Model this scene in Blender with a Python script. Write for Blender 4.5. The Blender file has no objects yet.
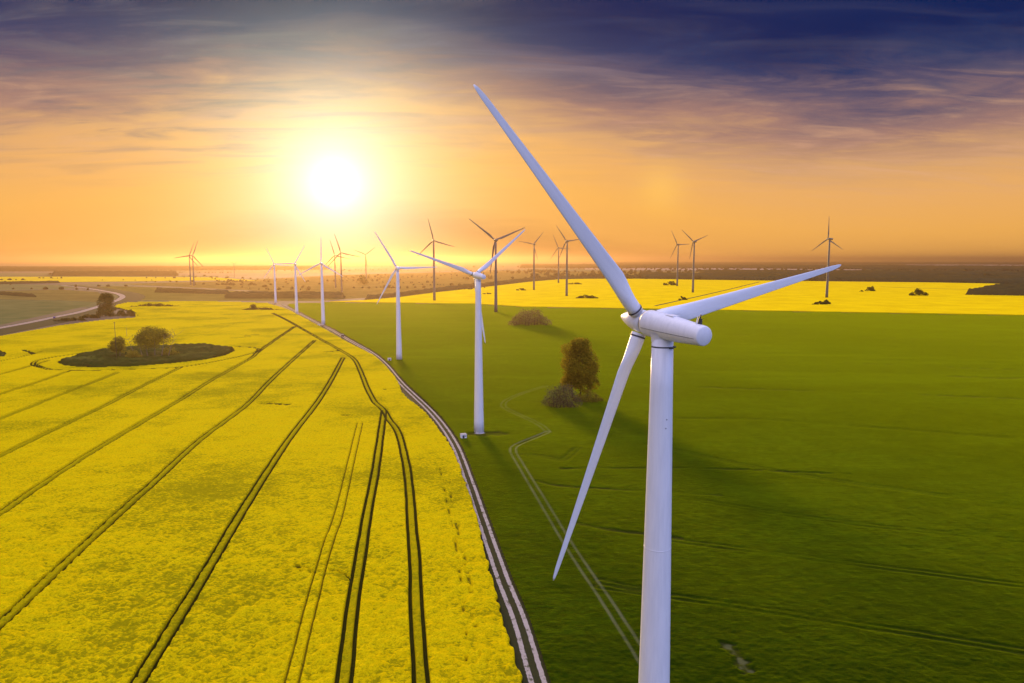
import bpy, bmesh, math, random
import numpy as np
from mathutils import Vector, Matrix
random.seed(7)
RNG = np.random.default_rng(11)
SC = bpy.context.scene
COL = SC.collection
rad = math.radians

# ------------------------------------------------------------------ camera
F = 700.0                      # focal length in pixels of a 1024 px wide frame
PITCH = math.atan(81.5 / F)    # the drone looks slightly down
HC = 77.0                      # flying height
cd = bpy.data.cameras.new('camera')
cd.sensor_width = 36.0
cd.lens = F / 1024 * 36.0
cd.clip_start = 0.5
cd.clip_end = 250000
cam = bpy.data.objects.new('camera', cd)
COL.objects.link(cam)
cam.location = (0, 0, HC)
cam.rotation_euler = (rad(90) - PITCH, 0, 0)
SC.camera = cam

SUN_AZ, SUN_EL = rad(-13.9), rad(5.9)
SUN = Vector((math.sin(SUN_AZ) * math.cos(SUN_EL), math.cos(SUN_AZ) * math.cos(SUN_EL), math.sin(SUN_EL)))
EXPO = 2.0
GAIN = 2 ** EXPO


def ray(px, py):
    x = (px - 512) / F
    u = (341.5 - py) / F
    return Vector((x, math.cos(PITCH) + u * math.sin(PITCH), -math.sin(PITCH) + u * math.cos(PITCH)))


def g(px, py, z=0.0):
    """where the ground lies that the photograph shows at a pixel (surveying the photograph)"""
    d = ray(px, py)
    t = (z - HC) / d.z
    return (d.x * t, d.y * t)


def gl(pts, z=0.0):
    return [g(x, y, z) for x, y in pts]


# ------------------------------------------------------------------ nodes
class NT:
    def __init__(self, tree):
        self.t = tree
        self.n = tree.nodes
        self.l = tree.links

    def node(self, typ, **kw):
        nd = self.n.new(typ)
        for k, v in kw.items():
            setattr(nd, k, v)
        return nd

    def put(self, sock, v):
        if isinstance(v, bpy.types.NodeSocket):
            self.l.new(v, sock)
        elif v is not None:
            if isinstance(v, (tuple, list)) and len(v) == 3 and len(sock.default_value) == 4:
                v = (*v, 1)
            sock.default_value = v

    def m(self, op, a, b=None, c=None, clamp=False):
        nd = self.node('ShaderNodeMath', operation=op, use_clamp=clamp)
        for i, v in enumerate((a, b, c)):
            self.put(nd.inputs[i], v)
        return nd.outputs[0]

    def vm(self, op, a, b=None):
        nd = self.node('ShaderNodeVectorMath', operation=op)
        self.put(nd.inputs[0], a)
        if op == 'SCALE':
            self.put(nd.inputs[3], b)
        else:
            self.put(nd.inputs[1], b)
        return nd.outputs['Value'] if op in ('DOT_PRODUCT', 'LENGTH') else nd.outputs[0]

    def mix(self, fac, a, b, mode='MIX'):
        nd = self.node('ShaderNodeMix', data_type='RGBA', blend_type=mode)
        self.put(nd.inputs[0], fac)
        self.put(nd.inputs[6], a)
        self.put(nd.inputs[7], b)
        return nd.outputs[2]

    def ss(self, v, lo, hi, a=0.0, b=1.0):
        nd = self.node('ShaderNodeMapRange', interpolation_type='SMOOTHSTEP')
        for i, x in enumerate((v, lo, hi, a, b)):
            self.put(nd.inputs[i], x)
        return nd.outputs[0]

    def ramp(self, v, stops, mode='LINEAR'):
        nd = self.node('ShaderNodeValToRGB')
        nd.color_ramp.interpolation = mode
        el = nd.color_ramp.elements
        while len(el) < len(stops):
            el.new(0.5)
        for e, (p, c) in zip(el, stops):
            e.position = p
            e.color = (*c, 1)
        self.put(nd.inputs[0], v)
        return nd.outputs[0]

    def noise(self, vec, scale, detail=4.0, rough=0.55, dist=0.0):
        nd = self.node('ShaderNodeTexNoise')
        self.put(nd.inputs['Vector'], vec)
        self.put(nd.inputs['Scale'], scale)
        self.put(nd.inputs['Detail'], detail)
        self.put(nd.inputs['Roughness'], rough)
        self.put(nd.inputs['Distortion'], dist)
        return nd.outputs[0]

    def mapping(self, vec, scale=(1, 1, 1), rot=(0, 0, 0), loc=(0, 0, 0)):
        nd = self.node('ShaderNodeMapping')
        self.put(nd.inputs[0], vec)
        nd.inputs['Location'].default_value = loc
        nd.inputs['Rotation'].default_value = rot
        nd.inputs['Scale'].default_value = scale
        return nd.outputs[0]


def mat(name):
    m = bpy.data.materials.new(name)
    m.use_nodes = True
    m.node_tree.nodes.clear()
    t = NT(m.node_tree)
    out = t.node('ShaderNodeOutputMaterial')
    return m, t, out


def principled(t, out, col, rough=0.6, spec=0.3, bump=None, bstr=0.3, bdist=0.1, metal=0.0, coat=0.0):
    p = t.node('ShaderNodeBsdfPrincipled')
    t.put(p.inputs['Base Color'], col)
    t.put(p.inputs['Roughness'], rough)
    p.inputs['Specular IOR Level'].default_value = spec
    p.inputs['Metallic'].default_value = metal
    p.inputs['Coat Weight'].default_value = coat
    if bump is not None:
        b = t.node('ShaderNodeBump')
        b.inputs['Strength'].default_value = bstr
        b.inputs['Distance'].default_value = bdist
        t.put(b.inputs['Height'], bump)
        t.l.new(b.outputs[0], p.inputs['Normal'])
    t.l.new(p.outputs[0], out.inputs[0])
    return p


def plain(name, col, rough=0.6, spec=0.3, var=0.12, scale=1.5, coat=0.0):
    m, t, out = mat(name)
    o = t.node('ShaderNodeTexCoord').outputs['Object']
    n = t.noise(o, scale, 5)
    c = t.mix(n, tuple(v * (1 - var) for v in col), tuple(min(1, v * (1 + var)) for v in col))
    principled(t, out, c, rough, spec, coat=coat)
    return m


# ------------------------------------------------------------------ sky
w = bpy.data.worlds.new('World')
SC.world = w
w.use_nodes = True
w.node_tree.nodes.clear()
t = NT(w.node_tree)
d = t.node('ShaderNodeTexCoord').outputs['Generated']
sp = t.node('ShaderNodeSeparateXYZ')
t.l.new(d, sp.inputs[0])
X, Y, Z = sp.outputs
sky = t.node('ShaderNodeTexSky', sky_type='NISHITA')
sky.sun_disc = False
sky.sun_elevation = SUN_EL
sky.sun_rotation = SUN_AZ
sky.altitude = 100
sky.air_density = 1.2
sky.dust_density = 2.0
sky.ozone_density = 2.0
# high cloud sheet seen in perspective
inv = t.m('DIVIDE', 1.0, t.m('ADD', t.m('MAXIMUM', Z, 0.0), 0.10))
cx = t.m('MULTIPLY', X, inv)
cy = t.m('MULTIPLY', Y, inv)
cb = t.node('ShaderNodeCombineXYZ')
t.l.new(cx, cb.inputs[0])
t.l.new(cy, cb.inputs[1])
P = cb.outputs[0]
n1 = t.noise(t.mapping(P, (1.0, 1.5, 1), (0, 0, rad(12))), 1.15, 9, 0.6, 0.6)
n2 = t.noise(t.mapping(P, (0.55, 1.7, 1), (0, 0, rad(-10)), (3.1, 1.7, 0)), 2.6, 10, 0.62, 0.9)
n3 = t.noise(t.mapping(P, (0.28, 1.0, 1), (0, 0, rad(-16)), (7.3, 2.2, 0)), 5.0, 10, 0.6, 0.6)
hi = t.ss(Z, 0.05, 0.20)
wob = t.m('MULTIPLY', t.m('ADD', t.m('MULTIPLY', t.m('SUBTRACT', n1, 0.5), 0.11), t.m('MULTIPLY', t.m('SUBTRACT', n2, 0.5), 0.10)), t.m('MULTIPLY_ADD', hi, 0.85, 0.15))
sunv = tuple(SUN)
ca = t.vm('DOT_PRODUCT', d, sunv)
ang = t.m('DEGREES') if False else t.m('MULTIPLY', t.m('ARCCOSINE', t.m('MINIMUM', ca, 1.0)), 180 / math.pi)
# the warm band reaches higher above the sun
lift = t.m('MULTIPLY', t.m('POWER', 2.718, t.m('MULTIPLY', t.m('POWER', t.m('DIVIDE', ang, 17.0), 2.0), -1.0)), 0.062)
rside = t.m('MULTIPLY', t.m('MAXIMUM', t.ss(X, 0.0, 0.45), t.m('MULTIPLY', t.ss(X, -0.15, -0.5), 0.7)), 0.045)
ee = t.m('ADD', t.m('SUBTRACT', t.m('ADD', Z, wob), lift), rside)
K = 1.0 / 0.5
base = t.ramp(t.m('MULTIPLY', ee, K), [
    (0.00 * K, (0.50, 0.22, 0.05)), (0.035 * K, (0.86, 0.41, 0.09)), (0.08 * K, (0.93, 0.46, 0.10)),
    (0.125 * K, (0.86, 0.44, 0.14)), (0.160 * K, (0.70, 0.38, 0.17)), (0.200 * K, (0.36, 0.20, 0.17)),
    (0.238 * K, (0.110, 0.088, 0.150)), (0.274 * K, (0.018, 0.036, 0.125)), (0.315 * K, (0.0, 0.014, 0.090)), (0.46 * K, (0.0, 0.02, 0.11))], 'LINEAR')
# grey-mauve streaks of thin cloud
band = t.m('MULTIPLY', t.ss(Z, 0.07, 0.17), t.ss(Z, 0.46, 0.30))
streak = t.m('MULTIPLY', t.ss(n3, 0.44, 0.72), band)
leftside = t.ss(X, 0.10, -0.45)
streak = t.m('MULTIPLY', streak, t.m('MULTIPLY_ADD', leftside, 0.70, 0.16))
base = t.mix(streak, base, (0.150, 0.140, 0.175))
pale = t.m('MULTIPLY', t.m('MULTIPLY', t.ss(n2, 0.46, 0.74), t.ss(ee, 0.10, 0.17)), t.ss(ee, 0.33, 0.22))
base = t.mix(t.m('MULTIPLY', pale, 0.50), base, t.mix(t.ss(Z, 0.19, 0.28), (0.85, 0.46, 0.24), (0.27, 0.22, 0.29)))


def gauss(width, p=2.0):
    return t.m('POWER', 2.718, t.m('MULTIPLY', t.m('POWER', t.m('DIVIDE', ang, width), p), -1.0))


def addc(c, f, col):
    return t.mix(f, c, tuple(col), 'ADD') if False else t.vm('ADD', c, t.vm('SCALE', col, f))


front = base
front = addc(front, gauss(9.5, 1.5), (0.22, 0.25, 0.06))
front = addc(front, gauss(6.6, 1.4), (0.30, 0.46, 0.44))
front = addc(front, gauss(3.6, 1.2), (0.40, 0.46, 0.62))
front = addc(front, gauss(1.5, 1.5), (0.6, 0.55, 0.5))
# faint sun dog
dog = ray(661, 189).normalized()
da = t.m('MULTIPLY', t.m('ARCCOSINE', t.m('MINIMUM', t.vm('DOT_PRODUCT', d, tuple(dog)), 1.0)), 180 / math.pi)
front = addc(front, t.m('POWER', 2.718, t.m('MULTIPLY', t.m('POWER', t.m('DIVIDE', da, 1.7), 2.0), -1.0)), (0.10, 0.085, 0.0))
# unseen sky overhead and behind the drone, brightened as added fill light
over = t.ss(Z, 0.38, 0.72)
back = t.ss(Y, 0.45, -0.35)
bm_ = t.m('MAXIMUM', over, back)
backl = t.ramp(Z, [(0.0, (0.36, 0.31, 0.42)), (0.18, (0.40, 0.40, 0.66)), (0.5, (1.15, 1.05, 1.6)), (1.0, (1.35, 1.20, 1.55))])
backr = t.ramp(Z, [(0.0, (0.40, 0.56, 1.25)), (0.18, (0.40, 0.68, 1.9)), (0.5, (0.70, 0.85, 1.9)), (1.0, (1.35, 1.20, 1.55))])
backc = t.mix(t.ss(X, -0.35, 0.55), backl, backr)
col = t.mix(bm_, front, backc)
col = t.vm('SCALE', col, 1.0 / GAIN)
tot = t.vm('ADD', t.vm('SCALE', sky.outputs[0], t.m('MULTIPLY', bm_, 0.008)), col)
bg = t.node('ShaderNodeBackground')
t.l.new(t.vm('SCALE', tot, 10.0), bg.inputs[0])
bg.inputs[1].default_value = 0.1
wo = t.node('ShaderNodeOutputWorld')
t.l.new(bg.outputs[0], wo.inputs[0])
w.cycles.sampling_method = 'MANUAL'
w.cycles.sample_map_resolution = 1024

sl = bpy.data.lights.new('sun', 'SUN')
sl.energy = 1.25
sl.angle = rad(9.0)
sl.color = (1.0, 0.66, 0.32)
so = bpy.data.objects.new('sun', sl)
COL.objects.link(so)
so.rotation_euler = (-SUN).to_track_quat('-Z', 'Y').to_euler()

SC.view_settings.view_transform = 'Standard'
SC.view_settings.look = 'None'
SC.view_settings.gamma = 1
SC.view_settings.use_curve_mapping = False
SC.view_settings.exposure = EXPO
SC.render.engine = 'CYCLES'
SC.cycles.use_denoising = True
SC.cycles.denoiser = 'OPENIMAGEDENOISE'
SC.cycles.max_bounces = 6
SC.cycles.diffuse_bounces = 3
SC.cycles.volume_bounces = 1
SC.cycles.transparent_max_bounces = 6
SC.cycles.caustics_reflective = False
SC.cycles.caustics_refractive = False

# ------------------------------------------------------------------ objects


def link(name, me, m=None, parent=None):
    o = bpy.data.objects.new(name, me)
    COL.objects.link(o)
    if m is not None:
        me.materials.append(m)
    if parent is not None:
        o.parent = parent
    return o


def tag(o, label=None, cat=None, group=None, kind=None):
    if label:
        o['label'] = label
    if cat:
        o['category'] = cat
    if group:
        o['group'] = group
    if kind:
        o['kind'] = kind
    return o


def thing(name, loc, label, cat, group=None, rz=0.0):
    o = bpy.data.objects.new(name, None)
    o.empty_display_size = 0.5
    COL.objects.link(o)
    o.location = loc
    o.rotation_euler = (0, 0, rz)
    return tag(o, label, cat, group)


def mesh(name, v, f, smooth=False):
    me = bpy.data.meshes.new(name)
    me.from_pydata([tuple(map(float, p)) for p in v], [], f)
    me.update()
    if smooth:
        me.polygons.foreach_set('use_smooth', [True] * len(me.polygons))
    return me


def npmesh(name, v, quads, attrs=None, smooth=True):
    v = np.asarray(v, np.float32)
    quads = np.asarray(quads, np.int32)
    me = bpy.data.meshes.new(name)
    k = quads.shape[1]
    me.vertices.add(len(v))
    me.vertices.foreach_set('co', v.ravel())
    me.loops.add(quads.size)
    me.loops.foreach_set('vertex_index', quads.ravel())
    me.polygons.add(len(quads))
    me.polygons.foreach_set('loop_start', np.arange(len(quads), dtype=np.int32) * k)
    me.polygons.foreach_set('loop_total', np.full(len(quads), k, np.int32))
    me.polygons.foreach_set('use_smooth', np.full(len(quads), smooth, bool))
    for nm, a in (attrs or {}).items():
        at = me.attributes.new(nm, 'FLOAT', 'POINT')
        at.data.foreach_set('value', np.asarray(a, np.float32))
    me.update(calc_edges=True)
    me.validate()
    return me


class MB:
    """collects shapes into one mesh"""

    def __init__(self):
        self.v, self.f = [], []

    def add(self, v, f):
        n = len(self.v)
        self.v += [tuple(p) for p in v]
        self.f += [tuple(i + n for i in q) for q in f]

    def rings(self, rings, cap=True):
        n = len(rings[0])
        v = [p for r in rings for p in r]
        f = []
        for i in range(len(rings) - 1):
            for j in range(n):
                a, b = i * n + j, i * n + (j + 1) % n
                f.append((a, b, b + n, a + n))
        if cap:
            f.append(tuple(range(n))[::-1])
            f.append(tuple(range((len(rings) - 1) * n, len(rings) * n)))
        self.add(v, f)

    def tube(self, pts, radii, n=8):
        pts = [Vector(p) for p in pts]
        rs = []
        for i, p in enumerate(pts):
            a = pts[max(0, i - 1)]
            b = pts[min(len(pts) - 1, i + 1)]
            ax = (b - a).normalized()
            u = ax.orthogonal().normalized()
            if abs(ax.z) > 0.5:
                u = (Vector((1, 0, 0)) - ax * ax.x).normalized()
            q = ax.cross(u)
            rs.append([p + (u * math.cos(k * 2 * math.pi / n) + q * math.sin(k * 2 * math.pi / n)) * radii[i] for k in range(n)])
        self.rings(rs)

    def box(self, c, s, bev=0.0):
        x, y, z = (k / 2 for k in s)
        if bev <= 0:
            v = [(c[0] + sx * x, c[1] + sy * y, c[2] + sz * z) for sz in (-1, 1) for sx, sy in ((-1, -1), (1, -1), (1, 1), (-1, 1))]
            self.add(v, [(3, 2, 1, 0), (4, 5, 6, 7), (0, 1, 5, 4), (1, 2, 6, 5), (2, 3, 7, 6), (3, 0, 4, 7)])
            return
        rs = []
        for zz, b in ((-z, bev), (-z + bev, 0), (z - bev, 0), (z, bev)):
            xx, yy, e = x - b, y - b, bev
            rs.append([(c[0] + px, c[1] + py, c[2] + zz) for px, py in
                       ((xx - e, -yy), (xx, -yy + e), (xx, yy - e), (xx - e, yy), (-xx + e, yy), (-xx, yy - e), (-xx, -yy + e), (-xx + e, -yy))])
        self.rings(rs)

    def build(self, name, m, parent=None, smooth=False, autosmooth=False):
        me = mesh(name, self.v, self.f, smooth)
        return link(name, me, m, parent)


# ------------------------------------------------------------------ haze
m, t, out = mat('haze_air')
pv = t.node('ShaderNodeVolumePrincipled')
pv.inputs['Color'].default_value = (0.44, 0.28, 0.14, 1)
pv.inputs['Density'].default_value = 8e-5
pv.inputs['Anisotropy'].default_value = 0.74
t.l.new(pv.outputs[0], out.inputs[1])
hz = MB()
hz.box((0, 10000, 85), (64000, 44000, 176))
tag(hz.build('haze', m), 'pale golden evening haze lying over the whole plain', 'haze', kind='stuff')

# ------------------------------------------------------------------ noise for terrain


def vnoise(x, y, seed=0):
    xi = np.floor(x).astype(np.int64)
    yi = np.floor(y).astype(np.int64)
    fx, fy = x - xi, y - yi
    fx = fx * fx * (3 - 2 * fx)
    fy = fy * fy * (3 - 2 * fy)

    def h(a, b):
        n = (a * 374761393 + b * 668265263 + seed * 1442695041) & 0xFFFFFFFF
        n = ((n ^ (n >> 13)) * 1274126177) & 0xFFFFFFFF
        n = n ^ (n >> 16)
        return (n & 0xFFFF) / 65535.0
    return (h(xi, yi) * (1 - fx) + h(xi + 1, yi) * fx) * (1 - fy) + (h(xi, yi + 1) * (1 - fx) + h(xi + 1, yi + 1) * fx) * fy


def seg_dist(px, py, poly, closed=False):
    best = np.full(px.shape, 1e9)
    pts = list(poly) + ([poly[0]] if closed else [])
    for (ax, ay), (bx, by) in zip(pts[:-1], pts[1:]):
        dx, dy = bx - ax, by - ay
        L = dx * dx + dy * dy + 1e-9
        k = np.clip(((px - ax) * dx + (py - ay) * dy) / L, 0, 1)
        best = np.minimum(best, np.hypot(px - ax - k * dx, py - ay - k * dy))
    return best


def inside(px, py, poly):
    r = np.zeros(px.shape, bool)
    n = len(poly)
    for i in range(n):
        (ax, ay), (bx, by) = poly[i], poly[(i + 1) % n]
        c = ((ay > py) != (by > py)) & (px < (bx - ax) * (py - ay) / (by - ay + 1e-12) + ax)
        r ^= c
    return r


def smooth_line(pts, n=8):
    """Catmull-Rom through surveyed points"""
    P = [np.array(p, float) for p in pts]
    P = [2 * P[0] - P[1]] + P + [2 * P[-1] - P[-2]]
    o = []
    for i in range(1, len(P) - 2):
        for k in range(n):
            s = k / n
            o.append(tuple(0.5 * ((2 * P[i]) + (-P[i - 1] + P[i + 1]) * s + (2 * P[i - 1] - 5 * P[i] + 4 * P[i + 1] - P[i + 2]) * s * s + (-P[i - 1] + 3 * P[i] - 3 * P[i + 1] + P[i + 2]) * s ** 3)))
    o.append(tuple(P[-2]))
    return o


def sst(v, lo, hi):
    k = np.clip((v - lo) / (hi - lo), 0, 1)
    return k * k * (3 - 2 * k)


def near_dist(px, py, poly, reach):
    """distance to a polyline, worked out only inside its surroundings"""
    out_ = np.full(px.shape, 1e3)
    for (a, b) in zip(poly[:-1], poly[1:]):
        mk = (px > min(a[0], b[0]) - reach) & (px < max(a[0], b[0]) + reach) & (py > min(a[1], b[1]) - reach) & (py < max(a[1], b[1]) + reach)
        if mk.any():
            out_[mk] = np.minimum(out_[mk], seg_dist(px[mk], py[mk], [a, b]))
    return out_


# surveyed lines of the photograph, in pixels
CROP_EDGE = [(545, 745), (523, 683), (514, 652), (493.5, 588), (481, 533), (467, 487), (453.5, 452.5), (441, 434), (425, 413), (411, 402), (402, 393), (398, 382), (384, 365), (372, 355), (350, 344), (325, 329.5), (302, 317), (286, 309), (268, 303.5)]
TRACK = [(560, 745), (538, 683), (519, 620), (502, 577), (481.5, 518), (468.5, 480), (453.5, 442.5), (432, 413), (402, 384), (385, 364), (371, 352.5), (350, 340.5), (330, 329), (310, 319), (295, 311), (283, 304.5)]
FIELD_TOP = [(268, 303.5), (230, 301.8), (180, 301.5), (128, 302.5), (117, 305), (113, 308), (122, 309.5), (135, 313), (135, 318), (100, 321), (60, 326), (0, 337), (-60, 346), (-160, 364), (-300, 392)]
TRAM = [
    ([(-90, 700), (0, 629), (53, 579), (106, 529), (155, 484), (200, 442.5), (247.5, 406), (275, 377.5), (315, 341)], 1),
    ([(105, 740), (141, 683), (204, 579.7), (248.5, 504), (288.5, 442), (317.5, 403.8), (332, 380), (343, 359)], 1),
    ([(278, 740), (293, 683), (311, 611), (327, 551.6), (338.5, 518), (348.5, 475), (360, 425)], 0.55),
    ([(336, 740), (344.5, 683), (352.5, 611), (360, 563.5), (367.5, 516), (376, 470), (383, 420), (384, 412)], 1),
    ([(424, 740), (420.8, 683), (416.3, 611), (414.8, 563.5), (412, 530), (409.8, 495), (406, 465), (398.5, 435), (389, 421), (384, 412), (375, 404)], 1),
    ([(375, 404), (367.5, 390), (360, 371), (353.8, 360), (340, 351), (310, 334), (287.5, 321), (272.5, 313.5)], 0.9),
    ([(-60, 556), (0, 517), (27.5, 497.5), (87.5, 457.5), (125, 435), (175, 405), (212.5, 381), (250, 360), (262, 350), (295, 327)], 1),
    ([(-60, 487), (0, 458.8), (37.5, 440), (100, 410), (140, 388.8), (180, 369)], 1),
    ([(-60, 446), (0, 421), (62.5, 396), (117.5, 374)], 1),
    ([(-60, 417), (0, 396), (37.5, 384), (67.5, 373)], 1),
    ([(-60, 391), (0, 376), (25, 369), (48, 362)], 1),
    ([(-60, 374), (0, 362.5), (30, 356), (46, 351)], 0.7),
    ([(50, 371), (34, 366.5), (36, 362.5), (50, 359), (80, 354.5), (110, 350)], 1),
    ([(36, 366), (50, 370.5), (85, 372), (120, 371), (180, 368.5), (225, 361), (250, 355), (259, 351), (252, 348.5), (225, 347)], 1),
    ([(180, 341), (215, 331), (242, 322)], 0.4),
    ([(100, 341), (150, 334), (205, 323)], 0.25),
]
WHEEL = 0.45
GAUGE = 1.25
SPOTS = [([(262, 406), (274, 405.5), (287, 406.5)], 2.2), ([(344, 417.5), (351, 417)], 1.6), ([(326, 353), (337, 352)], 2.5), ([(234, 339), (250, 337.5)], 3.0), ([(246, 336.5), (262, 335.5)], 2.2),
         ([(296, 570), (310, 574), (320, 576)], 0.5), ([(298, 575), (312, 577)], 0.4), ([(330, 574), (344, 578), (352, 584)], 0.25), ([(24, 351), (34, 355)], 2.0), ([(385, 391), (402, 390)], 1.2), ([(346, 400), (350, 400)], 0.9)]
ISLAND = [(58, 363.5), (75, 358), (95, 353.5), (120, 350), (160, 347.5), (205, 346.5), (228, 349), (235, 352), (225, 356.5), (205, 361), (170, 365), (130, 368), (90, 368.8), (66, 367)]
LEFTBUSH = [(-14, 354), (0, 352), (6, 355), (4, 358), (-14, 359)]


def fan_grid(u0, u1, nu, rows):
    us = np.linspace(u0, u1, nu)
    ys = np.asarray(rows)
    UU, YY = np.meshgrid(us, ys)
    XX = UU * YY
    nr = len(ys)
    idx = np.arange(nr * nu).reshape(nr, nu)
    q = np.stack([idx[:-1, :-1], idx[:-1, 1:], idx[1:, 1:], idx[1:, :-1]], -1).reshape(-1, 4)
    return XX.ravel(), YY.ravel(), q


def row_list(d0, d1, step):
    ys = []
    q = d0
    while q < d1:
        ys.append(q)
        q += max(0.12, q * q / (HC * F) * step)
    return ys


def compact(v, quads, keepv, attrs):
    kq = keepv[quads].sum(1) >= 4
    quads = quads[kq]
    used = np.unique(quads)
    remap = np.full(len(v), -1)
    remap[used] = np.arange(len(used))
    return v[used], remap[quads], {k: a[used] for k, a in attrs.items()}


def fbm(x, y, sp, waves, seed):
    tot = np.zeros(x.shape)
    for i, (lam, amp) in enumerate(waves):
        fade = sst(lam / sp, 1.2, 3.0)
        mk = fade > 0.01
        if mk.any():
            a = 0.6 * i + 0.3
            xr = x * math.cos(a) + y * math.sin(a)
            yr = -x * math.sin(a) + y * math.cos(a)
            tt = np.zeros(x.shape)
            tt[mk] = vnoise(xr[mk] / lam, yr[mk] / lam, seed + i) - 0.5
            tot += tt * fade * amp
    return tot


# ------------------------------------------------------------------ base ground
m, t, out = mat('plain_ground')
o = t.node('ShaderNodeTexCoord').outputs['Object']
vo = t.node('ShaderNodeTexVoronoi')
vo.inputs['Scale'].default_value = 1.0
t.put(vo.inputs['Vector'], t.mapping(t.vm('ADD', o, t.vm('SCALE', t.node('ShaderNodeTexNoise').outputs[1], 0.0)), (1 / 900, 1 / 520, 1), (0, 0, 0.35)))
vs = t.node('ShaderNodeSeparateColor')
t.l.new(vo.outputs['Color'], vs.inputs[0])
cc = t.ramp(vs.outputs[0], [(0.0, (0.060, 0.075, 0.022)), (0.3, (0.10, 0.10, 0.035)), (0.5, (0.13, 0.095, 0.06)), (0.72, (0.085, 0.10, 0.03)), (0.9, (0.17, 0.13, 0.08))], 'CONSTANT')
cc = t.mix(t.m('MULTIPLY', t.noise(o, 0.02, 6), 0.5), cc, (0.07, 0.07, 0.03))
principled(t, out, cc, 0.95, 0.05)
gb = MB()
gb.add([(-31000, -11000, 0), (31000, -11000, 0), (31000, 31000, 0), (-31000, 31000, 0)], [(0, 1, 2, 3)])
tag(gb.build('ground', m), 'flat open farmland reaching to the horizon', 'ground', kind='structure')

# dark soil and stubble under the near crops
m, t, out = mat('field_soil')
o = t.node('ShaderNodeTexCoord').outputs['Object']
cc = t.mix(t.noise(o, 0.7, 6), (0.035, 0.032, 0.012), (0.075, 0.07, 0.022))
principled(t, out, cc, 0.95, 0.05, t.noise(o, 3, 5), 0.5, 0.1)
SOIL = m
sb = MB()
poly = gl(CROP_EDGE[::-1]) + [(0, 20), (-300, 20), (-700, 300)] + gl(FIELD_TOP[::-1])
sb.add([(x, y, 0.02) for x, y in poly], [tuple(range(len(poly)))])
tag(sb.build('soil', m), kind='structure')

# ------------------------------------------------------------------ rapeseed field in flower
m, t, out = mat('rapeseed_bloom')
o = t.node('ShaderNodeTexCoord').outputs['Object']
at = t.node('ShaderNodeAttribute', attribute_name='cover').outputs['Fac']
th = t.node('ShaderNodeAttribute', attribute_name='thin').outputs['Fac']
lv = t.node('ShaderNodeAttribute', attribute_name='level').outputs['Fac']
fine = t.noise(o, 2.4, 8, 0.72)
clump = t.noise(t.mapping(o, (0.62, 1.0, 1.0), (0, 0, rad(14))), 1.5, 7, 0.66, 0.5)
mid = t.noise(t.mapping(o, (0.6, 1.0, 1)), 0.22, 6, 0.6)
broad = t.noise(o, 0.016, 5, 0.55)
yel = t.mix(t.ss(fine, 0.3, 0.7), (0.70, 0.51, 0.001), (0.97, 0.77, 0.004))
yel = t.mix(t.m('MULTIPLY', t.ss(mid, 0.38, 0.68), 0.5), yel, (0.90, 0.62, 0.001))
grn = t.mix(fine, (0.20, 0.19, 0.003), (0.46, 0.39, 0.004))
# shoots show between the flower heads, more where the stand is thin
thinner = t.m('ADD', t.m('MULTIPLY', t.ss(broad, 0.40, 0.68), 0.15), t.m('MULTIPLY', t.ss(mid, 0.40, 0.70), 0.06))
gaps = t.ss(t.m('ADD', t.m('MULTIPLY_ADD', lv, 0.30, t.m('MULTIPLY', clump, 0.9)), t.m('MULTIPLY', thinner, -1.0)), 0.56, 0.40)
gaps = t.m('MAXIMUM', gaps, t.m('MULTIPLY', t.ss(fine, 0.50, 0.34), 0.5))
cc = t.mix(t.m('MULTIPLY', gaps, 0.85), yel, grn)
cc = t.mix(t.m('MULTIPLY', th, 0.65), cc, grn)
stem = t.mix(fine, (0.030, 0.035, 0.006), (0.075, 0.075, 0.010))
cc = t.mix(t.ss(at, 0.75, 0.30), cc, stem)
bmp = t.node('ShaderNodeBump')
bmp.inputs['Strength'].default_value = 0.55
bmp.inputs['Distance'].default_value = 0.35
t.put(bmp.inputs['Height'], t.m('ADD', fine, t.m('MULTIPLY', clump, 1.2)))
df = t.node('ShaderNodeBsdfDiffuse')
t.put(df.inputs[0], cc)
t.l.new(bmp.outputs[0], df.inputs['Normal'])
tr = t.node('ShaderNodeBsdfTranslucent')
t.put(tr.inputs[0], cc)
t.l.new(bmp.outputs[0], tr.inputs['Normal'])
ms = t.node('ShaderNodeMixShader')
ms.inputs[0].default_value = 0.28
t.l.new(df.outputs[0], ms.inputs[1])
t.l.new(tr.outputs[0], ms.inputs[2])
t.l.new(ms.outputs[0], out.inputs[0])
BLOOM = m

gx, gy, q = fan_grid(-1.0, 0.12, 1000, row_list(72, 1420, 0.62))
edge = gl(CROP_EDGE)
edge = edge[:0] + smooth_line(edge, 4)
fpoly = edge + gl(FIELD_TOP)[1:] + [(-420, 150), (-150, 40), (10, 40)]
jx = gx + (vnoise(gx / 2.2, gy / 2.2, 5) - 0.5) * 1.0
jy = gy + (vnoise(gx / 2.2, gy / 2.2, 6) - 0.5) * 1.0
ins = inside(jx, jy, fpoly) & ~inside(jx, jy, gl(ISLAND)) & ~inside(jx, jy, gl(LEFTBUSH))
sp_ = gy * gy / (HC * F) * 0.62 + 0.05
mk = ins
ed = np.full(gx.shape, 50.0)
lim = gl(CROP_EDGE) + gl(FIELD_TOP)[1:]
ed = np.minimum(ed, near_dist(jx, jy, smooth_line(lim, 3), 3.0))
isl = gl(ISLAND)
ed = np.minimum(ed, near_dist(jx, jy, isl + [isl[0]], 3.0))
cover = sst(ed, 0.0, 0.45)
thin = np.zeros(gx.shape)
wig = (vnoise(gx / 9, gy / 9, 21) - 0.5) * 0.5
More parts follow.
